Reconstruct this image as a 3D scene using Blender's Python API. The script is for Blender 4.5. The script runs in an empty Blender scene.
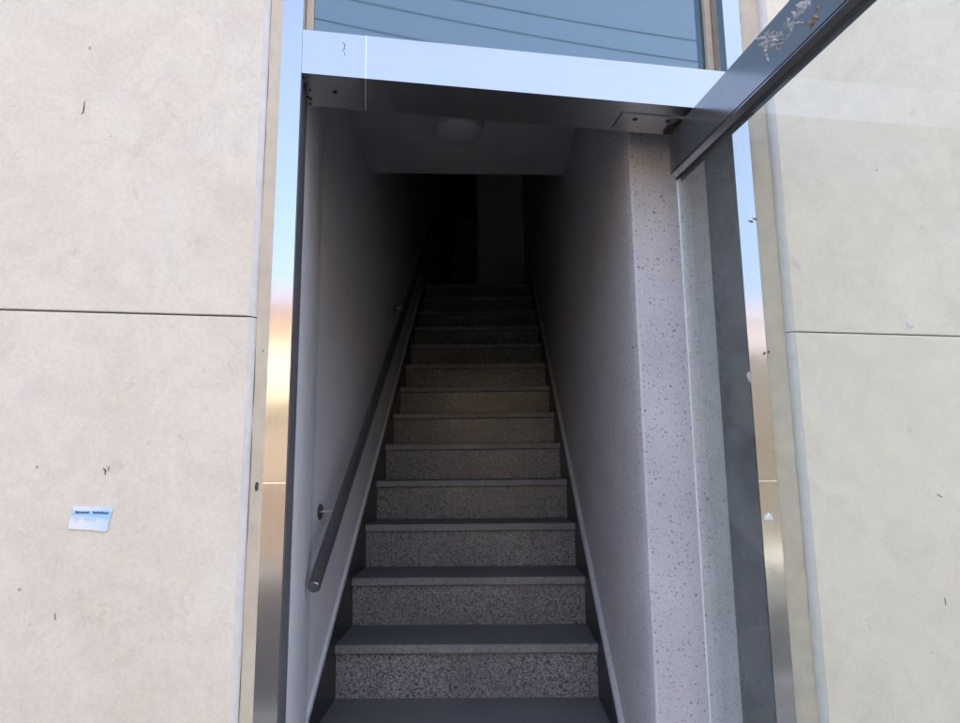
import bpy, bmesh, math, random
from mathutils import Vector, Matrix
random.seed(7)
sc = bpy.context.scene
C = sc.collection

# ------------------------------------------------------------------ camera
EYE = 1.40                       # camera height above the pavement
PSI, PIT, ROL, FPX = .1712, .1608, -.0097, 655.56
F_ = Vector((math.sin(PSI)*math.cos(PIT), math.cos(PSI)*math.cos(PIT), math.sin(PIT)))
r_ = Vector((math.cos(PSI), -math.sin(PSI), 0)); u_ = r_.cross(F_)
R_ = r_*math.cos(ROL) + u_*math.sin(ROL); U_ = -r_*math.sin(ROL) + u_*math.cos(ROL)
cam = bpy.data.cameras.new('camera'); camo = bpy.data.objects.new('camera', cam); C.objects.link(camo)
cam.sensor_fit = 'HORIZONTAL'; cam.sensor_width = 36; cam.lens = 36*FPX/960
cam.clip_start = .02; cam.clip_end = 2000
m = Matrix.Identity(4)
for i, v in enumerate((R_, U_, -F_)):
    for j in range(3): m[j][i] = v[j]
m[2][3] = EYE
camo.matrix_world = m
sc.camera = camo
def pix(u, v, axis, val):        # photo pixel -> point on the plane axis = val
    d = F_ + R_*((u-480)/FPX) - U_*((v-361.5)/FPX)
    o = Vector((0, 0, EYE))
    return o + d*((val-o[axis])/d[axis])

# ------------------------------------------------------------------ light
SUN_EL, SUN_AZ = math.radians(52), math.radians(28)     # sun stands behind the building
w = bpy.data.worlds.new('World'); sc.world = w; w.use_nodes = True
nt = w.node_tree; nt.nodes.clear()
sky = nt.nodes.new('ShaderNodeTexSky'); sky.sky_type = 'NISHITA'; sky.sun_disc = False
sky.sun_elevation = SUN_EL; sky.sun_rotation = SUN_AZ
sky.air_density = .75; sky.dust_density = 8.0; sky.ozone_density = .3
bg = nt.nodes.new('ShaderNodeBackground'); bg.inputs['Strength'].default_value = .15
wo = nt.nodes.new('ShaderNodeOutputWorld')
nt.links.new(sky.outputs[0], bg.inputs[0]); nt.links.new(bg.outputs[0], wo.inputs[0])
sl = bpy.data.lights.new('sun', 'SUN'); sl.energy = 2.0; sl.angle = math.radians(.53); sl.color = (1, .93, .84)
so = bpy.data.objects.new('sun', sl); C.objects.link(so)
sd = Vector((math.sin(SUN_AZ)*math.cos(SUN_EL), math.cos(SUN_AZ)*math.cos(SUN_EL), math.sin(SUN_EL)))
so.rotation_euler = (-sd).to_track_quat('-Z', 'Y').to_euler(); so.location = (4, 8, 18)
vs = sc.view_settings; vs.view_transform = 'Standard'; vs.look = 'None'; vs.gamma = 1; vs.use_curve_mapping = False
vs.exposure = 3.02
sc.render.engine = 'CYCLES'
cy = sc.cycles
cy.use_denoising = True; cy.denoiser = 'OPENIMAGEDENOISE'
cy.max_bounces = 14; cy.diffuse_bounces = 2; cy.glossy_bounces = 8; cy.transparent_max_bounces = 16
cy.caustics_reflective = True; cy.sample_clamp_indirect = 6

# ------------------------------------------------------------------ materials
def new(name):
    mt = bpy.data.materials.new(name); mt.use_nodes = True
    t = mt.node_tree; b = t.nodes['Principled BSDF']
    return mt, t, b
class G:                                    # tiny node helper
    def __init__(s, t): s.t = t
    def n(s, typ, ins=None, **kw):
        x = s.t.nodes.new(typ)
        for k, v in kw.items(): setattr(x, k, v)
        for k, v in (ins or {}).items():
            if hasattr(v, 'is_linked') or hasattr(v, 'links'): s.t.links.new(v, x.inputs[k])
            else: x.inputs[k].default_value = v
        return x
    def math(s, op, a, b=0.0, clamp=False):
        return s.n('ShaderNodeMath', {0: a, 1: b}, operation=op, use_clamp=clamp).outputs[0]
    def ramp(s, fac, stops):
        x = s.n('ShaderNodeValToRGB', {0: fac}); e = x.color_ramp.elements
        while len(e) < len(stops): e.new(.5)
        for q, (p, c) in zip(e, stops):
            q.position = p; q.color = (*c, 1) if len(c) == 3 else c
        return x.outputs[0]
    def mix(s, f, a, b, mode='MIX'):
        x = s.n('ShaderNodeMix', data_type='RGBA', blend_type=mode)
        for k, v in ((0, f), (6, a), (7, b)):
            if hasattr(v, 'is_linked'): s.t.links.new(v, x.inputs[k])
            else: x.inputs[k].default_value = v if k == 0 else ((*v, 1) if len(v) == 3 else v)
        return x.outputs[2]
    def coords(s, scale=(1, 1, 1), rnd=0.0):
        tc = s.n('ShaderNodeTexCoord'); v = tc.outputs['Object']
        if rnd:
            oi = s.n('ShaderNodeObjectInfo')
            c = s.n('ShaderNodeVectorMath', {0: oi.outputs['Random'], 1: (rnd, rnd*1.7, rnd*.6)}, operation='MULTIPLY')
            v = s.n('ShaderNodeVectorMath', {0: v, 1: c.outputs[0]}, operation='ADD').outputs[0]
        return s.n('ShaderNodeMapping', {'Vector': v, 'Scale': scale}).outputs[0]
    def noise(s, v, sc_, det=3, rough=.55, dist=0):
        return s.n('ShaderNodeTexNoise', {'Vector': v, 'Scale': sc_, 'Detail': det, 'Roughness': rough, 'Distortion': dist}).outputs[0]
    def bump(s, h, st, dist=.002):
        return s.n('ShaderNodeBump', {'Height': h, 'Strength': st, 'Distance': dist}).outputs[0]
def plain(name, col, rough=.6, metal=0, spec=.5, var=.12, scale=30, bump=0.0):
    mt, t, b = new(name); g = G(t); v = g.coords(rnd=9.0)
    n = g.noise(v, scale, 4)
    c0 = tuple(max(0, x*(1-var)) for x in col); c1 = tuple(min(1, x*(1+var)) for x in col)
    t.links.new(g.ramp(n, [(.3, c0), (.7, c1)]), b.inputs['Base Color'])
    b.inputs['Roughness'].default_value = rough; b.inputs['Metallic'].default_value = metal
    b.inputs['Specular IOR Level'].default_value = spec
    if bump: t.links.new(g.bump(n, bump), b.inputs['Normal'])
    return mt
M = {}
def stone():
    mt, t, b = new('cream_stone'); g = G(t); v = g.coords(rnd=13.0)
    big = g.noise(v, 2.2, 5, .6, .6); mid = g.noise(v, 9, 5, .65, 1.2); fine = g.noise(v, 160, 3, .7)
    c = g.ramp(big, [(.30, (.69, .608, .45)), (.5, (.735, .658, .505)), (.72, (.755, .693, .555))])
    c = g.mix(g.ramp(mid, [(.42, (0, 0, 0)), (.75, (.55, .55, .55))]), c, (.60, .52, .39))
    # cloudy veins
    vn = g.noise(v, 3.4, 6, .62, 2.2)
    band = g.math('ABSOLUTE', g.math('SUBTRACT', vn, .5))
    veins = g.ramp(band, [(0, (.13, .13, .13)), (.05, (0, 0, 0))])
    patch = g.ramp(g.noise(v, 2.7, 2), [(.50, (0, 0, 0)), (.66, (1, 1, 1))])
    c = g.mix(g.math('MULTIPLY', veins, patch), c, (.43, .34, .29))
    # small stains and scuffs
    sp = g.noise(g.coords((1, 1, .75), 21.0), 23, 4, .6, .8)
    st = g.ramp(sp, [(.66, (0, 0, 0)), (.78, (.50, .50, .50))])
    c = g.mix(st, c, (.40, .30, .22))
    sm = g.ramp(g.noise(g.coords((1, 1, 1.6), 31.0), 11, 6, .72, .6), [(.60, (0, 0, 0)), (.78, (.42, .42, .42))])
    c = g.mix(sm, c, (.47, .37, .29))
    vo = g.n('ShaderNodeTexVoronoi', {'Vector': g.coords(rnd=5.0), 'Scale': 13.0}, voronoi_dimensions='3D')
    keep = g.math('GREATER_THAN', g.n('ShaderNodeSeparateColor', {0: vo.outputs['Color']}).outputs[0], .80)
    dot = g.math('LESS_THAN', g.math('ADD', vo.outputs['Distance'], g.math('MULTIPLY', fine, .09)), .085)
    c = g.mix(g.math('MULTIPLY', g.math('MULTIPLY', keep, dot), .6), c, (.10, .075, .06))
    c = g.mix(.15, c, g.ramp(fine, [(.35, (.40, .34, .30)), (.65, (.78, .71, .63))]))
    t.links.new(c, b.inputs['Base Color'])
    b.inputs['Roughness'].default_value = .62; b.inputs['Specular IOR Level'].default_value = .35
    h = g.math('ADD', g.math('MULTIPLY', fine, .35), mid)
    t.links.new(g.bump(h, .22, .0015), b.inputs['Normal'])
    return mt
M['stone'] = stone()
def steel(name, col=(.47, .475, .48), rough=.10, ax=2, dirt=.5):
    mt, t, b = new(name); g = G(t)
    s = [260, 260, 260]; s[ax] = 2.5
    br = g.noise(g.coords(tuple(s)), 1, 3, .6)
    sm = g.noise(g.coords(), 7, 4, .6, .7); spk = g.noise(g.coords(), 60, 2, .6)
    c = g.mix(g.ramp(br, [(.3, (.25, .25, .25)), (.7, (0, 0, 0))]), col, tuple(x*.82 for x in col))
    dk = g.ramp(spk, [(.70, (0, 0, 0)), (.79, (dirt, dirt, dirt))])
    c = g.mix(dk, c, (.20, .17, .15))
    t.links.new(c, b.inputs['Base Color']); b.inputs['Metallic'].default_value = 1
    rr = g.math('ADD', g.math('MULTIPLY', sm, .14), g.math('ADD', g.math('MULTIPLY', br, .06), rough-.09))
    t.links.new(g.math('ADD', rr, g.math('MULTIPLY', dk, .4)), b.inputs['Roughness'])
    t.links.new(g.bump(br, .035, .0006), b.inputs['Normal'])
    return mt
M['steel_v'] = steel('steel_vertical', ax=2)
M['steel_h'] = steel('steel_horizontal', rough=.30, ax=0, dirt=.12)
M['steel_rail'] = steel('steel_door_rail', (.40, .40, .40), .17, ax=1, dirt=.6)
M['steel_rail'].node_tree.nodes['Principled BSDF'].inputs['Metallic'].default_value = .85
M['cap_steel'] = plain('cap_steel', (.30, .29, .28), .3, 1, var=.05)
M['seam'] = plain('pale_seam', (.80, .80, .80), .3, .4, var=.03)
M['steel_tube'] = plain('dark_tube', (.13, .125, .12), .36, .5)
M['steel_bright'] = plain('bright_steel_edge', (.86, .86, .87), .22, 1, var=.05)
def speckled():
    mt, t, b = new('speckled_wall_paint'); g = G(t)
    tc = g.n('ShaderNodeTexCoord'); sx = g.n('ShaderNodeSeparateXYZ', {0: tc.outputs['Object']})
    uu = g.math('SUBTRACT', sx.outputs[1], sx.outputs[0])
    v = g.n('ShaderNodeCombineXYZ', {0: uu, 1: sx.outputs[2], 2: 0.0}).outputs[0]
    wob = g.n('ShaderNodeTexNoise', {'Vector': v, 'Scale': 180.0, 'Detail': 2.0}).outputs['Color']
    wv = g.n('ShaderNodeVectorMath', {0: wob, 1: (.013, .013, 0)}, operation='MULTIPLY').outputs[0]
    v2 = g.n('ShaderNodeVectorMath', {0: v, 1: wv}, operation='ADD').outputs[0]
    base = g.ramp(g.noise(v, 5, 4), [(.3, (.52, .505, .50)), (.7, (.61, .595, .59))])
    acc = None
    for scl, keep, rad in ((74, .32, .115), (130, .55, .125), (40, .76, .075)):
        vo = g.n('ShaderNodeTexVoronoi', {'Vector': v2, 'Scale': float(scl)}, voronoi_dimensions='2D')
        cc = g.n('ShaderNodeSeparateColor', {0: vo.outputs['Color']})
        k = g.math('GREATER_THAN', cc.outputs[0], keep)
        r = g.math('MULTIPLY', g.math('ADD', g.math('MULTIPLY', cc.outputs[1], 1.1), .25), rad)
        d = g.math('SUBTRACT', 1.0, g.n('ShaderNodeMapRange', {0: g.math('SUBTRACT', vo.outputs['Distance'], r), 1: -.03, 2: .05}).outputs[0])
        k = g.math('MULTIPLY', k, d)
        acc = k if acc is None else g.math('MAXIMUM', acc, k)
    tone = g.ramp(g.noise(v, 37, 1), [(.4, (.10, .095, .10)), (.65, (.24, .21, .20))])
    t.links.new(g.mix(g.math('MULTIPLY', acc, .85), base, tone), b.inputs['Base Color'])
    b.inputs['Roughness'].default_value = .5; b.inputs['Specular IOR Level'].default_value = .4
    t.links.new(g.bump(g.noise(v, 120, 3), .12, .001), b.inputs['Normal'])
    return mt
M['speckle'] = speckled()
def plaster(name, c0, c1, sc_=4):
    mt, t, b = new(name); g = G(t); v = g.coords()
    n = g.noise(v, sc_, 5, .6, .5); f = g.noise(v, 140, 3)
    c = g.ramp(n, [(.3, c0), (.7, c1)])
    sc2 = g.ramp(g.noise(g.coords((1, 1, .35)), 16, 4, .65, 1.), [(.66, (0, 0, 0)), (.80, (.35, .35, .35))])
    c = g.mix(sc2, c, tuple(x*.6 for x in c0))
    t.links.new(c, b.inputs['Base Color']); b.inputs['Roughness'].default_value = .72
    b.inputs['Specular IOR Level'].default_value = .3
    t.links.new(g.bump(f, .18, .0012), b.inputs['Normal'])
    return mt
M['plaster'] = plaster('painted_plaster', (.66, .65, .65), (.74, .73, .73))
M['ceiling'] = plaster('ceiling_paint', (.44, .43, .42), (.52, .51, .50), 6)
M['far_wall'] = plaster('landing_paint', (.66, .74, .72), (.72, .80, .78))
def granite(name, lo, hi, worm, rough, sc_=62):
    mt, t, b = new(name); g = G(t); v = g.coords(rnd=17.0)
    n = g.noise(v, sc_, 2, .5, .9); f = g.noise(v, 420, 3, .7); pt = g.noise(v, 3, 3)
    band = g.math('ABSOLUTE', g.math('SUBTRACT', n, .5))
    lines = g.ramp(band, [(.0, (1, 1, 1)), (.028, (.9, .9, .9)), (.055, (0, 0, 0))])
    c = g.ramp(f, [(.32, lo), (.68, hi)])
    c = g.mix(g.math('MULTIPLY', lines, worm), c, tuple(x*.22 for x in lo))
    c = g.mix(g.ramp(pt, [(.35, (0, 0, 0)), (.72, (.55, .55, .55))]), c, tuple(x*.7 for x in lo))
    t.links.new(c, b.inputs['Base Color'])
    b.inputs['Specular IOR Level'].default_value = .22
    t.links.new(g.math('ADD', g.math('MULTIPLY', pt, .12), rough-.06), b.inputs['Roughness'])
    return mt
M['riser'] = granite('riser_granite', (.15, .147, .145), (.46, .452, .445), .9, .27, 92)
M['tread'] = granite('tread_granite', (.15, .148, .147), (.225, .222, .22), .15, .45, 110)
M['nosing'] = granite('nosing_granite', (.19, .188, .187), (.37, .366, .364), .5, .42, 110)
M['skirt'] = plain('black_skirting', (.022, .022, .025), .35)
M['trim'] = plain('pale_trim', (.36, .355, .35), .5)
M['seal'] = plain('beige_sealant', (.53, .45, .33), .62, var=.10, scale=22, bump=.15)
M['seal2'] = plain('grey_stone_edge', (.60, .565, .515), .6, var=.08)
M['grout'] = plain('dark_joint', (.20, .17, .145), .9)
M['core'] = plain('concrete_core', (.30, .29, .28), .9)
M['filler'] = plain('grey_filler', (.56, .53, .48), .8)
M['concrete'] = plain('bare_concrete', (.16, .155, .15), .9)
M['black'] = plain('black_rubber', (.02, .02, .02), .6)
M['dirt'] = plain('dry_dirt', (.07, .055, .045), .9, bump=.4)
M['opal'] = plain('opal_plastic', (.50, .49, .50), .35, var=.02)
M['whiteplastic'] = plain('white_plastic', (.75, .75, .74), .4, var=.03)
M['asphalt'] = plain('asphalt', (.055, .054, .052), .9, var=.3, scale=80, bump=.3)
M['paver'] = plain('pavement_concrete', (.20, .19, .18), .85, var=.15, scale=12, bump=.2)
M['paver_dark'] = plain('dark_paving', (.15, .14, .13), .85, var=.15, scale=12, bump=.2)
M['kerb'] = plain('kerb_granite', (.40, .39, .38), .8)
M['ground'] = plain('earth', (.22, .19, .15), .95, var=.25, scale=3)
def clear_glass():
    mt, t, b = new('door_glass'); g = G(t); t.nodes.remove(b)
    lw = g.n('ShaderNodeLayerWeight', {'Blend': .5})
    p5 = g.math('POWER', lw.outputs['Facing'], 5.0)
    fres = g.math('ADD', g.math('MULTIPLY', p5, .96), .04)
    sm = g.noise(g.coords(), 6, 4, .6, .8)
    tr = g.n('ShaderNodeBsdfTransparent', {'Color': (.945, .97, .95, 1)})
    gl = g.n('ShaderNodeBsdfGlossy', {'Color': (1, 1, 1, 1), 'Roughness': .01})
    df = g.n('ShaderNodeBsdfDiffuse', {'Color': (.75, .78, .76, 1)})
    haze = g.n('ShaderNodeMixShader', {0: g.math('MULTIPLY', g.ramp(sm, [(.3, (0, 0, 0)), (.75, (1, 1, 1))]), .09), 1: tr.outputs[0], 2: df.outputs[0]})  # pale patchy haze mixed in as colour for the pane's whitish reflection
    mx = g.n('ShaderNodeMixShader', {0: fres, 1: haze.outputs[0], 2: gl.outputs[0]})
    t.links.new(mx.outputs[0], t.nodes['Material Output'].inputs[0])
    return mt
M['glass'] = clear_glass()
def film_glass():                            # transom pane with a blue reflective film
    mt, t, b = new('blue_film_glass'); g = G(t)
    sm = g.noise(g.coords(), 4, 4, .6, .6)
    b.inputs['Base Color'].default_value = (.012, .03, .045, 1)
    b.inputs['IOR'].default_value = 2.55; b.inputs['Specular Tint'].default_value = (.84, .99, .98, 1)
    t.links.new(g.math('ADD', g.math('MULTIPLY', sm, .03), .01), b.inputs['Roughness'])
    return mt
M['film_glass'] = film_glass()

# ------------------------------------------------------------------ mesh helpers
def box(bm, x0, x1, y0, y1, z0, z1, mat=None, mi=0):
    vs_ = [bm.verts.new(p) for p in ((x0,y0,z0),(x1,y0,z0),(x1,y1,z0),(x0,y1,z0),(x0,y0,z1),(x1,y0,z1),(x1,y1,z1),(x0,y1,z1))]
    if mat is not None:
        for v in vs_: v.co = mat @ v.co
    fs = []
    for f in ((0,3,2,1),(4,5,6,7),(0,1,5,4),(1,2,6,5),(2,3,7,6),(3,0,4,7)):
        q = bm.faces.new([vs_[i] for i in f]); q.material_index = mi; fs.append(q)
    return fs
def prism(bm, pts, z0, z1):                  # plan polygon (counter-clockwise) extruded in z
    a = [bm.verts.new((p[0], p[1], z0)) for p in pts]; b = [bm.verts.new((p[0], p[1], z1)) for p in pts]
    bm.faces.new(a[::-1]); bm.faces.new(b)
    n = len(pts)
    for i in range(n): bm.faces.new((a[i], a[(i+1) % n], b[(i+1) % n], b[i]))
def sweep(bm, prof, path):                   # closed profile list of (point fn) rings -> tube of rings
    rings = [[bm.verts.new(p) for p in r] for r in path]
    n = len(rings[0])
    for a, b in zip(rings, rings[1:]):
        for i in range(n): bm.faces.new((a[i], a[(i+1) % n], b[(i+1) % n], b[i]))
    bm.faces.new(rings[0][::-1]); bm.faces.new(rings[-1])
def ring(c, axis, rad, n=20):
    axis = Vector(axis).normalized(); t = Vector((0, 0, 1)) if abs(axis.z) < .9 else Vector((1, 0, 0))
    a = axis.cross(t).normalized(); b = axis.cross(a)
    return [Vector(c) + (a*math.cos(2*math.pi*i/n) + b*math.sin(2*math.pi*i/n))*rad for i in range(n)]
def tube(bm, pts, rads, n=20):
    pts = [Vector(p) for p in pts]; rs = []
    for i, p in enumerate(pts):
        ax = pts[min(i+1, len(pts)-1)] - pts[max(i-1, 0)]
        rs.append(ring(p, ax, rads[i] if isinstance(rads, (list, tuple)) else rads, n))
    sweep(bm, None, rs)
def bevel(bm, w, seg=2, ang=.5):
    es = [e for e in bm.edges if len(e.link_faces) == 2 and e.calc_face_angle(0) > ang]
    bmesh.ops.bevel(bm, geom=es, offset=w, segments=seg, affect='EDGES', profile=.5)
def obj(name, bm, mats, parent=None, smooth=False, recalc=True):
    if recalc: bmesh.ops.recalc_face_normals(bm, faces=bm.faces[:])
    me = bpy.data.meshes.new(name); bm.to_mesh(me); bm.free()
    for mm in (mats if isinstance(mats, (list, tuple)) else [mats]): me.materials.append(M[mm] if isinstance(mm, str) else mm)
    if smooth:
        for p in me.polygons: p.use_smooth = True
    o = bpy.data.objects.new(name, me); C.objects.link(o)
    if parent: o.parent = parent
    return o
def shade_auto(o, ang=.6):
    for p in o.data.polygons: p.use_smooth = True
    o.data.set_sharp_from_angle(angle=ang)
    return o
def thing(name, label, cat, group=None):
    o = bpy.data.objects.new(name, None); o.empty_display_size = .05; C.objects.link(o)
    o['label'] = label; o['category'] = cat
    if group: o['group'] = group
    return o
def tag(o, label, cat, group=None):
    o['label'] = label; o['category'] = cat
    if group: o['group'] = group
    return o
def struct(name, bm, mats):
    o = obj(name, bm, mats); o['kind'] = 'structure'; return o
def boxo(name, mats, parent, *b, bev=0.0, seg=2):
    bm = bmesh.new(); box(bm, *b)
    if bev: bevel(bm, bev, seg)
    return obj(name, bm, mats, parent)

# ------------------------------------------------------------------ plan
D, FD = 1.334, .133                          # door frame: front plane, depth
YB = D + FD                                  # back of the frame
XL, XR = -.1527, .847                        # clear opening
SF = D - .030                                # face of the stone panels
HB, HT = EYE+.8408, EYE+.9433                # transom bar: underside and top
TOP = EYE+1.3955                             # top of the frame
CEIL = EYE+1.372
TH = .1855                                   # the stair runs at an angle to the facade
dx = Vector((math.sin(TH), math.cos(TH), 0)); nx = Vector((math.cos(TH), -math.sin(TH), 0))
A0 = Vector((-.0954, 2.3612, 0)); ZA = EYE-.5788
TR, RI, SW = .2518, .175, .8818              # tread, riser, clear stair width
WL, WR = -.010, SW+.014                      # wall faces, measured across the stair
KTOP = 12
def S(n, s, z=0): return A0 + nx*n + dx*s + Vector((0, 0, z))
MS = Matrix.Translation(A0) @ Matrix(((nx.x, dx.x, 0, 0), (nx.y, dx.y, 0, 0), (0, 0, 1, 0), (0, 0, 0, 1)))
FLOOR0 = ZA - 4*RI                           # floor just inside the door
ZTOP = ZA + KTOP*RI

# ------------------------------------------------------------------ ground
bm = bmesh.new(); box(bm, -400, 400, -400, 400, -.6, -.16); struct('ground', bm, 'ground')
bm = bmesh.new(); box(bm, -60, 60, -7.2, -1.6, -.5, -.12); struct('road', bm, 'asphalt')
pv = bpy.data.objects.new('pavement', None); C.objects.link(pv); pv['kind'] = 'structure'
bm = bmesh.new(); box(bm, -60, 60, -1.44, D+.1, -.5, -.034); obj('bedding', bm, 'grout', pv)
tile = None
for i in range(-8, 12):
    for j in range(6):
        if tile is None:
            bm = bmesh.new(); box(bm, 0, .394, 0, .394, -.033, 0); bevel(bm, .004, 1); tile = obj('paving_slab', bm, 'paver', pv); o = tile
        else:
            o = tile.copy(); C.objects.link(o)
        o.location = (i*.4+.003, -1.15+j*.4+.003, 0)
bm = bmesh.new(); box(bm, -60, -3.21, -1.44, D, -.033, -.004); box(bm, 4.81, 60, -1.44, D, -.033, -.004); obj('distant_paving', bm, 'paver', pv)
bm = bmesh.new(); box(bm, -60, 60, -1.597, -1.443, -.5, .004); bevel(bm, .015, 2); struct('kerb', bm, 'kerb')
bm = bmesh.new(); box(bm, -60, 60, -9.2, -7.36, -.5, 0); struct('far_pavement', bm, 'paver_dark')
bm = bmesh.new(); box(bm, -60, 60, -7.357, -7.203, -.5, .004); bevel(bm, .015, 2); struct('far_kerb', bm, 'kerb')

# ------------------------------------------------------------------ stairwell shell
def line_x(n, x):                            # s on the stair line n where world x = x
    return (x - A0.x - nx.x*n)/dx.x
def line_y(n, y): return (y - A0.y - nx.y*n)/dx.y
HROOF = 14.0  # unseen upper storeys, height raised so their shadow covers the street
y0 = YB + .004
y0R = 1.56                                   # the right wall returns to the frame a little behind it
XREV = XL - .004
cl = S(WL, line_x(WL, XREV)); e = S(WL, 8.2)
bm = bmesh.new(); prism(bm, [(XREV, y0), (cl.x, cl.y), (e.x, e.y), (-6, e.y), (-6, y0)], -.3, HROOF)
struct('wall_left', bm, 'plaster')
cr = S(WR, line_y(WR, y0R)); e2 = S(WR, 8.2)
pa, pb = Vector((cr.x+.022, cr.y, 0)), S(WR, line_y(WR, y0R)+.26)      # softly rounded corner
arc = [pa*(1-t)**2 + Vector((cr.x, cr.y, 0))*2*t*(1-t)*1.0 + pb*t*t for t in [i/8 for i in range(9)]][::-1]
arc = [(q.x, q.y) for q in arc]
bm = bmesh.new(); prism(bm, arc + [(XR+.004, y0R), (XR+.004, y0), (7.5, y0), (7.5, e2.y), (e2.x, e2.y)], -.3, HROOF)
shade_auto(struct('wall_right', bm, 'speckle'), .25)
# landing end wall: right part near, left part set back
bm = bmesh.new()
p = [S(.425, 4.1), S(WR+.2, 4.1), S(WR+.2, 8.0), S(WL-.2, 8.0), S(WL-.2, 7.6), S(.425, 7.6)]
prism(bm, [(q.x, q.y) for q in p], -.3, HROOF); struct('wall_back', bm, 'far_wall')
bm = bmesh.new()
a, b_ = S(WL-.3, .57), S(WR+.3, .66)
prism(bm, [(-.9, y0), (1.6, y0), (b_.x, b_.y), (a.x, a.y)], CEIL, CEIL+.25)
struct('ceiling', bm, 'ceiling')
bm = bmesh.new(); p = [S(WL-.3, .3), S(WR+.3, .3), S(WR+.3, 7.9), S(WL-.3, 7.9)]
prism(bm, [(q.x, q.y) for q in p], EYE+3.9, EYE+4.1); struct('upper_ceiling', bm, 'concrete')
bm = bmesh.new(); p = [S(WL-.1, KTOP*TR+.24), S(WR+.1, KTOP*TR+.24), S(WR+.1, 7.7), S(WL-.1, 7.7)]
prism(bm, [(q.x, q.y) for q in p], ZTOP-.3, ZTOP-.002); struct('landing_floor', bm, 'tread')
bm = bmesh.new(); box(bm, XL+.002, XR-.002, SF-.25, y0+.9, -.2, FLOOR0); bevel(bm, .006, 2); struct('entrance_floor', bm, 'tread')

# ------------------------------------------------------------------ building front
bld = thing('stone_building', 'building front clad in large cream stone panels round the stair doorway', 'building')
JL0, JR0 = -.198, .894                       # outer sides of the jambs
boxo('wall_core', 'grout', bld, -6, JL0-.002, D+.002, YB, -.3, HROOF)
boxo('wall_core', 'grout', bld, JR0+.002, 7.5, D+.002, YB, -.3, HROOF)
boxo('wall_core', 'grout', bld, JL0-.002, JR0+.002, D+.006, YB, TOP+.003, HROOF)
boxo('roof', 'core', bld, -6.3, 7.8, SF-.25, 10.9, HROOF+.003, HROOF+.25)
boxo('parapet', 'seal2', bld, -6.3, 7.8, SF-.25, SF-.05, HROOF+.253, HROOF+.7, bev=.01)
EL, ER = -.229, .943                         # stone edges beside the door
rows = [-.10, .5955] + [1.6955+1.1*i for i in range(12)]
cache = {}
def panel(x0, x1, z0, z1):
    g = .0014; wdt, h = round(x1-x0-2*g, 4), round(z1-z0-2*g, 4)
    if (wdt, h) not in cache:
        bm = bmesh.new(); box(bm, 0, wdt, 0, D-SF, 0, h)
        es = [e for e in bm.edges if all(abs(v.co.y) < 1e-6 for v in e.verts)]
        bmesh.ops.bevel(bm, geom=es, offset=.0022, segments=2, affect='EDGES', profile=.5)
        o = obj('stone_panel', bm, 'stone', bld); cache[(wdt, h)] = o.data
    else:
        o = bpy.data.objects.new('stone_panel', cache[(wdt, h)]); C.objects.link(o); o.parent = bld
    # each slab sits a hair in or out of plane
    o.location = (x0+g, SF + random.uniform(-.0006, .0006), z0+g)
for z0, z1 in zip(rows, rows[1:]):
    x = EL
    while x > -5.9: panel(max(x-1.0, -6), x, z0, z1); x -= 1.0
    x = ER
    while x < 7.4: panel(x, min(x+1.0, 7.5), z0, z1); x += 1.0
    if z0 > 2.7: panel(EL, EL+(ER-EL)/2, z0, z1); panel(EL+(ER-EL)/2, ER, z0, z1)
# ground edge of the stone by the door: grey chamfer, then a lumpy bead of sealant against the steel
def strip(name, mat, pts, z0, z1, wob=0.0, n=1):
    bm = bmesh.new(); rs = []
    for i in range(n+1):
        z = z0 + (z1-z0)*i/n
        rs.append([Vector((px + (random.uniform(-wob, wob) if k in (1, 2) else 0), py + (random.uniform(-wob, wob) if k in (1, 2) else 0), z)) for k, (px, py) in enumerate(pts)])
    sweep(bm, None, rs); return shade_auto(obj(name, bm, mat, bld), .9)
for sgn, ex, jx in ((1, EL, JL0), (-1, ER, JR0)):
    for z0, z1 in ((-.1, rows[1]), (rows[1], rows[2]), (rows[2], rows[3])):
        strip('stone_edge', 'seal2', [(ex-sgn*.0045, SF+.0012), (ex+sgn*.003, SF+.0018), (ex+sgn*.0105, SF+.009), (ex+sgn*.0115, D+.001), (ex-sgn*.0045, D+.001)], z0+.0013, z1-.0013)
    strip('sealant_bead', 'seal', [(ex+sgn*.0118, D+.0015), (ex+sgn*.0118, SF+.015), (jx-sgn*.004, D-.0055), (jx+sgn*.0025, D-.0003), (jx-sgn*.001, D+.0015)], -.1, TOP, .0011, 60)

# ------------------------------------------------------------------ door frame
fr = thing('door_frame', 'stainless steel door frame with a transom window above the open doorway', 'door frame')
zl = pix(275, 483, 1, D).z; zr = pix(765, 481, 1, D).z
def jamb(x0, x1, zj):
    j = boxo('jamb', 'steel_v', fr, x0, x1, D, YB, FLOOR0-.12, TOP, bev=.0016)
    boxo('seam', 'steel_bright', j, x0-.0005, x1+.0005, D-.0005, YB-.004, zj-.0013, zj+.0013)
    return j
M['lining'] = plain('dark_lining', (.045, .05, .054), .14, 0, .9, var=.1)  # added sheet on the right jamb: the steel's dark reflection painted as colour
jamb(JL0, XL, zl)
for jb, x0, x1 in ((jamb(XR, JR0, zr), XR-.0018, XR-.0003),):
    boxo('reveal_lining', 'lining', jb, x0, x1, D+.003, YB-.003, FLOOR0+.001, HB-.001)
M['lining2'] = plain('grey_lining', (.11, .11, .12), .4, 0, .5, var=.1)  # added sheet on the left jamb, its mid-grey reflection put into the colour
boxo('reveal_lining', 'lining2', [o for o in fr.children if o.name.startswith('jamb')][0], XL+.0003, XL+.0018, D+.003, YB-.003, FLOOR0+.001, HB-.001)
tb = boxo('transom_bar', 'steel_h', fr, XL+.0005, XR-.0005, D+.001, YB-.001, HB, HT, bev=.0016)
xs = pix(366, 60, 1, D).x
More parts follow.
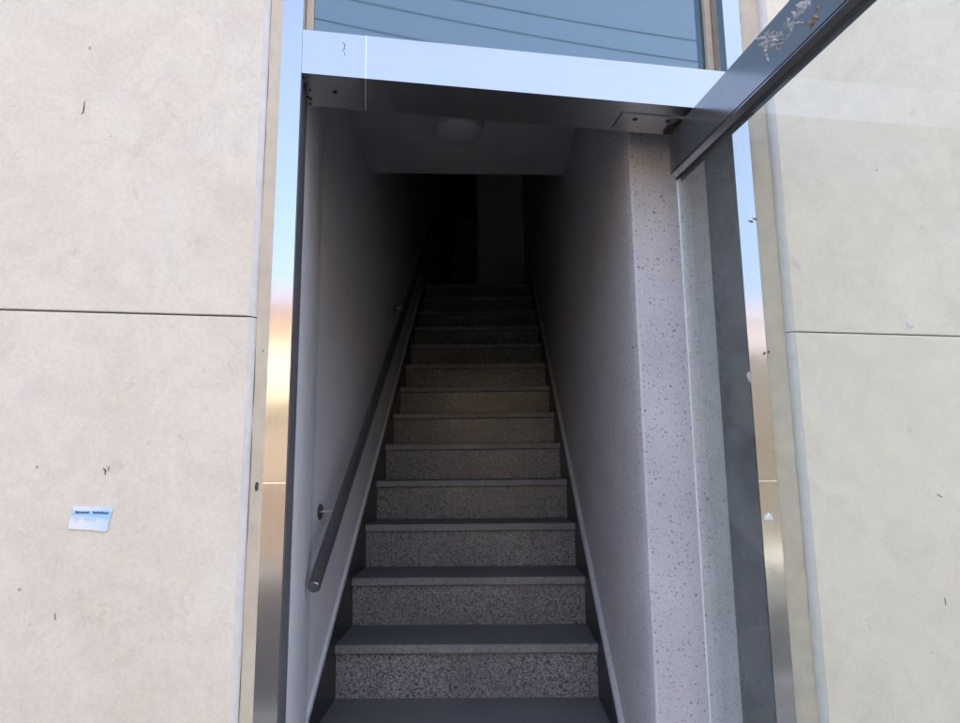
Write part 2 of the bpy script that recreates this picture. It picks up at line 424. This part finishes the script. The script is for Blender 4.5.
boxo('seam', 'seam', tb, xs-.0011, xs+.0011, D+.0004, YB-.0004, HB-.0006, HT+.0006)
boxo('head_rail', 'steel_h', fr, XL+.0005, XR-.0005, D+.001, YB-.001, TOP-.05, TOP-.0005, bev=.0016)
GY = D + .066
gp = boxo('transom_glass', 'film_glass', fr, XL+.006, XR-.006, GY, GY+.006, HT+.004, TOP-.054)
for x0, x1 in ((XL+.0008, XL+.017), (XR-.017, XR-.0008)):
    boxo('glazing_bead', 'seal', fr, x0, x1, GY-.012, GY-.0005, HT+.0005, TOP-.051, bev=.002)
for z0 in (HT+.0005, TOP-.062):
    boxo('glazing_bead', 'black', fr, XL+.018, XR-.018, GY-.006, GY-.0005, z0, z0+.004)
hole = pix(335, 92, 2, HB)
bm = bmesh.new(); tube(bm, [(hole.x, hole.y, HB-.0012), (hole.x, hole.y, HB+.004)], .0058, 14); obj('screw_hole', bm, 'black', fr)
bm = bmesh.new()
for i in range(26):
    x = XL+.002+abs(random.gauss(0, .006)); y = D+.012+random.random()*.11; r = random.uniform(.0012, .004)
    bmesh.ops.create_icosphere(bm, subdivisions=1, radius=r, matrix=Matrix.Translation((x, y, HB-.0005)) @ Matrix.Diagonal((1, 1.4, .5, 1)))
o = obj('corner_dirt', bm, 'dirt', fr); o['kind'] = 'stuff'
# pivot plate under the bar
pp = boxo('pivot_plate', 'steel_h', fr, .592, .790, 1.380, 1.452, HB-.0035, HB-.0003, bev=.0012)
for u, v in ((635, 119), (668, 121)):
    q = pix(u, v, 2, HB-.003); bm = bmesh.new(); tube(bm, [(q.x, q.y, HB-.0046), (q.x, q.y, HB-.002)], .0066, 14); obj('screw', bm, 'black', pp)
boxo('pivot_block', 'black', fr, .728, .760, 1.416, 1.448, HB-.010, HB-.0037)

# ------------------------------------------------------------------ open glass door
door = thing('glass_door', 'frameless clear glass door with steel top rail swung open against the right stone wall', 'door')
hx, hy, DW = .7435, 1.452, .90
DANG = -.0077
MD = Matrix.Translation((hx, hy, 0)) @ Matrix.Rotation(DANG, 4, 'Z')   # local +x = away from camera, -y = towards the street
R0, R1 = EYE+.7157, EYE+.829
bm = bmesh.new()
prof = [(0, R0+.007), (0, R1), (.042, R1), (.042, R0+.007), (.030, R0), (.012, R0)]
sweep(bm, None, [[MD @ Vector((a, yy, z)) for a, z in prof] for yy in (0, -DW)])
bevel(bm, .0012, 1, .3)
rail = obj('top_rail', bm, 'steel_rail', door)
bm = bmesh.new(); box(bm, .0125, .0155, -DW+.001, -.001, R0-.006, R0+.004, MD); box(bm, .0265, .0295, -DW+.001, -.001, R0-.006, R0+.004, MD); obj('gasket', bm, 'black', rail)
bm = bmesh.new(); box(bm, -.0012, .0, -DW, -.0005, R0+.0115, R0+.0125, MD); obj('groove', bm, 'black', rail)
B0 = FLOOR0+.012
bm = bmesh.new(); box(bm, 0, .042, -DW, 0, B0, B0+.10, MD); bevel(bm, .003, 2); obj('bottom_rail', bm, 'steel_rail', door)
bm = bmesh.new(); box(bm, .016, .026, -DW+.002, -.002, B0+.095, R0+.02, MD); obj('glass_pane', bm, 'glass', door)
bm = bmesh.new(); box(bm, .0150, .0180, -.003, .0015, B0+.102, R0-.001, MD); bevel(bm, .0006, 1); obj('edge_strip', bm, 'whiteplastic', door)

# ------------------------------------------------------------------ staircase
st = thing('staircase', 'narrow granite staircase climbing from the doorway into the dark', 'stairs')
def step_trim(s):                            # lower steps stop at the door reveal
    return max(0.0, (XREV+.004 - A0.x - dx.x*s)/nx.x)
for k in range(-3, KTOP+1):
    s0 = k*TR; z = ZA + k*RI; n0 = step_trim(s0-.0)
    n1 = SW
    bm = bmesh.new(); depth = TR + .035 if k < KTOP else TR
    fs = box(bm, n0, n1, s0, s0+depth, z-.030, z)
    for f in fs:
        if f.normal.y < -.5 or f.calc_center_median().y < s0+1e-4: f.material_index = 1
    bmesh.ops.recalc_face_normals(bm, faces=bm.faces[:])
    es = [e for e in bm.edges if all(abs(v.co.y-s0) < 1e-5 for v in e.verts) and abs(e.verts[0].co.z-e.verts[1].co.z) < 1e-5]
    bmesh.ops.bevel(bm, geom=es, offset=.0035, segments=2, affect='EDGES', profile=.5)
    o = obj('tread', bm, ['tread', 'nosing'], st); o.matrix_world = MS
    bm = bmesh.new(); box(bm, n0, n1, s0+.022, s0+.040, z-RI+.0005, z-.0305)
    o = obj('riser', bm, 'riser', st); o.matrix_world = MS
def skirting(nw, nf, up, s0, s1, wm):
    sl_ = RI/TR
    a = lambda s: ZA + s*sl_ + up
    bm = bmesh.new()
    q = [(s0, FLOOR0 if s0 < -.7 else a(s0)-.40), (s1, a(s1)-.42), (s1, a(s1)), (s0, a(s0))]
    sweep(bm, None, [[Vector((n, s, z)) for s, z in q] for n in (nw, nf)])
    o = obj('skirting', bm, 'skirt', st); o.matrix_world = MS
    bm = bmesh.new(); q = [(s0, a(s0)+.0003), (s1, a(s1)+.0003), (s1, a(s1)+.0043), (s0, a(s0)+.0043)]
    e_ = .0012*(1 if nf > nw else -1)
    sweep(bm, None, [[Vector((n, s, z)) for s, z in q] for n in (nf-e_*3, nf+e_)])
    t_ = obj('trim', bm, 'trim', o); t_.matrix_world = MS
    bm = bmesh.new(); sweep(bm, None, [[Vector((n, s, z)) for s, z in q] for n in (nw, nf-e_*3.1)])
    t_ = obj('cap', bm, wm, o); t_.matrix_world = MS
skirting(WL+.0003, .0035, .085, line_x(.0035, XREV)+.002, KTOP*TR, 'plaster')
skirting(WR-.0003, SW-.0035, .100, line_y(WR, y0R)+.03, KTOP*TR, 'speckle')

# ------------------------------------------------------------------ handrail
hr = thing('handrail', 'dark steel tube handrail on the left stair wall', 'handrail')
def hz(s): return EYE - .322 + (s+.497)*.669
NR = .052
bm = bmesh.new(); P0, P1 = S(NR, -.48, hz(-.48)), S(NR, 3.15, hz(3.15))
ax = (P1-P0).normalized()
tube(bm, [P0, P0+ax*.6, P0+ax*1.4, P0+ax*2.4, P1], .0175, 28); rl = shade_auto(obj('rail', bm, 'steel_tube', hr))
bm = bmesh.new(); tube(bm, [P0-ax*.004, P0-ax*.003, P0-ax*.0002], [.013, .0165, .0180], 28); shade_auto(obj('end_cap', bm, 'cap_steel', rl))
for s in (-.205, 1.35, 2.6):
    zc = hz(s) - .004
    bm = bmesh.new(); tube(bm, [S(WL+.0004, s, zc), S(WL+.006, s, zc), S(WL+.008, s, zc)], [.024, .024, .020], 24); br = shade_auto(obj('bracket', bm, 'steel_tube', hr))
    bm = bmesh.new(); tube(bm, [S(WL+.006, s, zc), S(NR-.020, s, zc), S(NR-.010, s, zc+.003)], .0055, 12); shade_auto(obj('stem', bm, 'steel_bright', br))

# ------------------------------------------------------------------ ceiling lamp (off)
lp = thing('ceiling_lamp', 'round opal ceiling lamp, unlit, just inside the stair entrance', 'lamp')
lc = pix(458, 130.5, 2, CEIL-.02)
bm = bmesh.new(); tube(bm, [(lc.x, lc.y, CEIL-.0005), (lc.x, lc.y, CEIL-.016)], .098, 48); shade_auto(obj('base', bm, 'whiteplastic', lp))
bm = bmesh.new(); pr_ = [(.101, -.0165), (.101, -.024), (.096, -.034), (.08, -.043), (.05, -.049), (.001, -.051)]
sweep(bm, None, [ring((lc.x, lc.y, CEIL+z), (0, 0, 1), r, 48) for r, z in pr_]); shade_auto(obj('diffuser', bm, 'opal', lp), 1.2)

# ------------------------------------------------------------------ sticker on the left panel
def sticker_mat():
    mt, t, b = new('sticker_paper'); g = G(t); v = g.coords()
    sx = g.n('ShaderNodeSeparateXYZ', {0: v})
    n = g.noise(v, 55, 3)
    right = g.n('ShaderNodeMapRange', {0: sx.outputs[0], 1: .022, 2: .055}).outputs[0]
    bandm = g.math('MULTIPLY', g.n('ShaderNodeMapRange', {0: sx.outputs[2], 1: -.024, 2: -.014}).outputs[0], g.n('ShaderNodeMapRange', {0: sx.outputs[2], 1: -.005, 2: -.012}).outputs[0])
    f = g.math('ADD', g.math('MULTIPLY', right, g.math('MULTIPLY', n, .9)), bandm, True)
    t.links.new(g.mix(f, (.76, .77, .82), (.32, .60, .76)), b.inputs['Base Color'])
    b.inputs['Roughness'].default_value = .35
    return mt
M['sticker'] = sticker_mat(); M['ink'] = plain('blue_ink', (.03, .10, .22), .5); M['ink2'] = plain('faded_ink', (.42, .45, .55), .5)
q = pix(74, 506, 1, SF)
stk = thing('sticker', 'small torn white and blue sticker on the left stone panel', 'sticker')
stk.location = (q.x, SF-.0016, q.z)
stk.rotation_euler = (0, math.radians(3), 0)
bm = bmesh.new(); out = [(0, 0), (.063, .001), (.066, -.004), (.0635, -.016), (.0615, -.027), (.0615, -.040), (.056, -.043), (.040, -.0415), (.020, -.0405), (-.004, -.0395), (-.004, -.030), (-.001, -.014)]
sweep(bm, None, [[Vector((a, yy, z)) for a, z in out] for yy in (0, .0009)]); obj('paper', bm, 'sticker', stk)
bm = bmesh.new(); x = .004
while x < .058:
    wd = random.uniform(.0016, .0032); hh = random.choice((.004, .0046, .0058))
    if abs(x-.029) > .0015:
        zb = -.0125 - (.0012 if random.random() < .15 else 0)
        box(bm, x, x+wd*.32, -.0004, -.0001, zb, zb+hh); box(bm, x, x+wd, -.0004, -.0001, zb+hh*.35, zb+hh*.6)
        box(bm, x+wd*.7, x+wd, -.0004, -.0001, zb, zb+hh*.9)
    x += wd+.0006
obj('printed_line', bm, 'ink', stk)
bm = bmesh.new()
for x in (.004, .008, .022, .0255, .031, .0365):
    box(bm, x, x+.0024, -.0004, -.0001, -.0215, -.0205); box(bm, x+.0016, x+.0024, -.0004, -.0001, -.0265, -.0215)
obj('printed_digits', bm, 'ink2', stk)

# ------------------------------------------------------------------ torn film on the door rail
def film_mat():
    mt, t, b = new('torn_film'); g = G(t); n = g.noise(g.coords(), 90, 3)
    t.links.new(g.ramp(n, [(.3, (.70, .69, .68)), (.7, (.90, .89, .88))]), b.inputs['Base Color'])
    b.inputs['Roughness'].default_value = .35; b.inputs['Transmission Weight'].default_value = .25
    return mt
M['film'] = film_mat(); M['brown'] = plain('brown_tape', (.46, .35, .23), .5, var=.3, scale=60)
tf = thing('torn_film', 'crumpled scraps of whitish torn film stuck to the steel door rail', 'film')
def ribbon(name, mat, px, wid, lift):
    pts = [pix(u, v, 0, hx+.0005) for u, v in px]
    bm = bmesh.new(); prev = None; L = []
    sub = 5
    for i in range(len(pts)-1):
        for j in range(sub): L.append(pts[i].lerp(pts[i+1], j/sub))
    L.append(pts[-1]); n = len(L); tw = 0
    for i, c in enumerate(L):
        tg = (L[min(i+1, n-1)] - L[max(i-1, 0)]).normalized(); sd_ = tg.cross(Vector((1, 0, 0))).normalized()
        tw = random.gauss(0, .4); env = .35 + .65*math.sin(math.pi*(i+.5)/n)
        wv = (sd_*math.cos(tw) + Vector((-1, 0, 0))*abs(math.sin(tw)))*wid*env*random.uniform(.7, 1.3)
        off = Vector((-1, 0, 0))*(lift*random.uniform(.15, 1))
        row = [bm.verts.new(c+off-wv*.5), bm.verts.new(c+off+Vector((-random.uniform(0, lift*.7), 0, 0))), bm.verts.new(c+off+wv*.5)]
        if prev:
            for a in (0, 1): bm.faces.new((prev[a], prev[a+1], row[a+1], row[a]))
        prev = row
    for v in bm.verts: v.co.x = min(v.co.x, hx-.0008)
    bmesh.ops.solidify(bm, geom=bm.faces[:], thickness=.0004)
    o = obj(name, bm, mat, tf, recalc=False); shade_auto(o, .7); return o
for px, wd, lf in (([(758, 42), (768, 37), (778, 38), (786, 33)], .012, .006), ([(764, 54), (771, 49), (780, 48)], .012, .006),
                   ([(761, 47), (770, 44), (781, 43)], .010, .007), ([(772, 60), (770, 54), (774, 46), (786, 40)], .006, .006),
                   ([(782, 36), (788, 26), (795, 22), (803, 12), (812, 2), (820, -8)], .013, .007), ([(789, 42), (790, 34), (797, 27), (806, 20)], .008, .006),
                   ([(797, 18), (803, 13), (809, 6), (818, -6)], .016, .006), ([(786, 31), (788, 24)], .008, .005), ([(776, 36), (784, 41), (782, 47)], .006, .006)):
    ribbon('film_scrap', 'film', px, wd*2.0, lf*.5)
    ribbon('film_scrap', 'film', [(u+random.uniform(-3, 3), v+random.uniform(-3, 3)) for u, v in px], wd*.8, lf*.9)
ribbon('tape_scrap', 'brown', [(810, 22), (814, 25), (818, 20), (821, 12), (820, 4)], .012, .008)
ribbon('tape_scrap', 'brown', [(806, 27), (812, 24), (817, 17)], .006, .005)
# flecks of plaster on the rail by the hinge
fl = thing('rail_flecks', 'white flecks of dried plaster on the dark end of the door rail', 'flecks')
for i, (u, v) in enumerate(((671, 172), (674, 164), (681, 158), (688, 152), (692, 148), (706, 128), (709, 126), (712, 129), (716, 124), (720, 127), (708, 131), (684, 170), (676, 175))):
    q = pix(u, v, 0, hx); r = random.uniform(.0008, .0019); bm = bmesh.new()
    bmesh.ops.create_icosphere(bm, subdivisions=1, radius=r, matrix=Matrix.Translation((q.x-.0003, q.y, q.z)) @ Matrix.Diagonal((.5, random.uniform(.8, 1.8), random.uniform(.7, 1.3), 1)))
    obj('fleck', bm, 'whiteplastic', fl)
def blob(name, u, v, rx, rz, mat, label, cat, yy=D, seed=0, group=None):
    random.seed(seed); q = pix(u, v, 1, yy); bm = bmesh.new()
    bmesh.ops.create_icosphere(bm, subdivisions=3, radius=1)
    ph = [random.uniform(0, 6.28) for _ in range(6)]
    for w_ in bm.verts:
        a = math.atan2(w_.co.z, w_.co.x); k = 1+.28*math.sin(2*a+ph[0])+.18*math.sin(3*a+ph[1])+.12*math.sin(7*a+ph[2])
        w_.co = Vector((w_.co.x*rx*k, w_.co.y*min(rx, rz)*.35, w_.co.z*rz*k))+Vector((q.x, yy, q.z))
    return tag(shade_auto(obj(name, bm, mat), 2), label, cat, group)
blob('paint_smear', 768.5, 517.5, .0085, .011, 'whiteplastic', 'white smear of dried filler on the right steel jamb', 'smear', seed=3)
blob('sealant_lump', 749, 377, .0055, .010, 'trim', 'pale lump of sealant on the inner edge of the right steel jamb', 'lump', yy=D, seed=5)
for i, (u, v, rx, rz, lb) in enumerate(((262, 352, .0025, .004, 'small dark insect nest on the sealant left of the door, under the stone joint'),
        (255, 487, .006, .010, 'lumpy grey-brown dirt clump on the sealant beside the seam of the left jamb'),
        (778, 343, .006, .005, 'dark dirt clump on the sealant at the stone joint right of the door'),
        (768.5, 352, .0035, .003, 'small dark spot of dirt on the inner edge of the right sealant bead'),
        (777, 317, .003, .0035, 'small dark dirt spot just above the stone joint on the right sealant'),
        (755, 219, .005, .003, 'brown insect cocoon high on the sealant right of the door'))):
    blob('dirt_clump', u, v, rx, rz, 'dirt', lb, 'dirt', yy=D-.008, seed=20+i)

# scuffs and scratches on the stone, a grey dab of filler on the joint
def scratch(pts, r, label, mat='dirt', yy=SF-.0006):
    L = [pix(u, v, 1, yy) for u, v in pts]; bm = bmesh.new()
    tube(bm, L, [r*(.5 if i in (0, len(L)-1) else 1) for i in range(len(L))], 8)
    tag(shade_auto(obj('scratch_mark', bm, mat)), label, 'scratch')
scratch([(84.5, 101), (84, 108), (83, 113), (81, 114.5)], .0011, 'thin dark hooked scratch high on the stone panel above the sticker')
scratch([(111, 136), (110.5, 136.8)], .0012, 'tiny dark nick beside the hooked scratch on the upper stone panel')
scratch([(103, 468), (105.5, 470), (105, 475)], .0012, 'short dark bent scratch on the stone panel above the sticker')
scratch([(109, 466), (108.5, 471)], .0010, 'short straight dark scratch beside the bent one above the sticker')
scratch([(54.5, 613), (55.5, 620)], .0011, 'short dark vertical scratch on the stone panel below the sticker')
scratch([(945, 598), (946, 605)], .0016, 'short dark vertical scratch on the stone panel behind the glass door')
scratch([(937, 494), (940, 496), (943, 497)], .0009, 'faint curved scratch on the stone panel behind the glass door, above the vertical one')
scratch([(343, 42), (345, 45), (344, 49), (342.5, 51)], .0007, 'thin dark squiggle scratch on the steel transom bar', yy=D+.0003)
scratch([(345, 52), (344.5, 55)], .0009, 'short dark scratch under the squiggle on the steel transom bar', yy=D+.0003)
blob('filler_dab', 908, 326, .016, .017, 'filler', 'pale grey dab of filler on the stone joint behind the glass door', 'filler', yy=SF+.0046, seed=41)

# ------------------------------------------------------------------ across the street (seen mirrored in the steel and the glass)
M['cream'] = plaster('cream_render', (.22, .18, .135), (.255, .21, .158), 2)
M['orange'] = plain('orange_fascia', (.30, .18, .11), .5)
M['mauve'] = plain('mauve_coping', (.30, .26, .30), .7)
M['beige'] = plaster('beige_tile', (.15, .117, .09), (.175, .137, .106), 3)
M['shutter'] = plain('grey_shutter', (.32, .30, .28), .5)
M['winglass'] = plain('dark_window', (.03, .035, .04), .1)
M['brown'+'stone'] = plaster('brown_tile', (.075, .063, .05), (.10, .084, .067), 3)
OY = -9.2
def low_building(name, label, x0, x1, wall, plinth, fascia, wins):
    op = thing(name, label, 'building', 'low buildings across the street')
    boxo('wall', wall, op, x0, x1, OY-6, OY, -.3, EYE+2.32)
    boxo('plinth', plinth, op, x0, x1, OY+.003, OY+.04, 0, EYE-.2)
    boxo('fascia', fascia, op, x0, x1, OY+.003, OY+.10, EYE+2.22, EYE+2.84, bev=.01)
    boxo('coping', 'mauve', op, x0, x1, OY-6, OY+.18, EYE+2.843, EYE+3.12, bev=.01)
    for x in wins:
        wn = boxo('window', 'shutter', op, x, x+2.2, OY+.003, OY+.07, EYE-.1, EYE+1.75, bev=.01)
        for xx in (x+.08, x+1.14): boxo('pane', 'winglass', wn, xx, xx+.98, OY+.071, OY+.076, EYE, EYE+1.65)
low_building('low_shop_building', 'low cream building with an orange fascia across the street', -16, 3.4, 'cream', 'beige', 'orange', (-14, -9.4, -5.0, .9))
M['pale_yellow'] = plain('pale_yellow_board', (.58, .50, .36), .5, var=.04)
shop = [o for o in C.objects if o.name == 'low_shop_building'][0]
boxo('awning_board', 'pale_yellow', shop, -4.5, .8, OY+.11, OY+.17, EYE+1.15, EYE+2.18, bev=.01)
low_building('low_tiled_building', 'low brown tiled building next to the cream one across the street', 3.41, 22, 'brownstone', 'brownstone', 'mauve', (11.0, 15.4, 19.2))
# poles and overhead cables
M['polec'] = plain('concrete_pole', (.42, .41, .39), .85)
def pole(x, lb):
    p_ = thing('utility_pole', lb, 'utility pole', 'utility poles along the street')
    bm = bmesh.new(); tube(bm, [(x, -4, -.3), (x, -4, 9.4)], [.17, .11], 20); shade_auto(obj('shaft', bm, 'polec', p_))
    a_ = boxo('crossarm', 'steel_tube', p_, x-.05, x+.05, -4.6, -3.4, 8.75, 8.85)
    for y in (-4.5, -3.6):
        bm = bmesh.new(); tube(bm, [(x, y, 8.855), (x, y, 8.93), (x, y, 8.98)], [.03, .05, .02], 14); shade_auto(obj('insulator', bm, 'whiteplastic', a_))
pole(-8.2, 'concrete utility pole with a crossarm, nearer of the two cable poles to the doorway')
pole(19.6, 'concrete utility pole with a crossarm, farther of the two cable poles from the doorway')
for i, (zm, lb) in enumerate(((4.537, 'lowest black overhead cable slung between the street poles'), (4.867, 'middle black overhead cable slung between the street poles'), (5.15, 'highest black overhead cable slung between the street poles'))):
    bm = bmesh.new(); tube(bm, [(x, -4+(.0 if i else .0), EYE+zm+.01035*(x-5.7)**2) for x in [-8.2+27.8*j/60 for j in range(61)]], .0062, 8)
    tag(shade_auto(obj('overhead_cable', bm, 'black')), lb, 'cable', 'overhead cables')
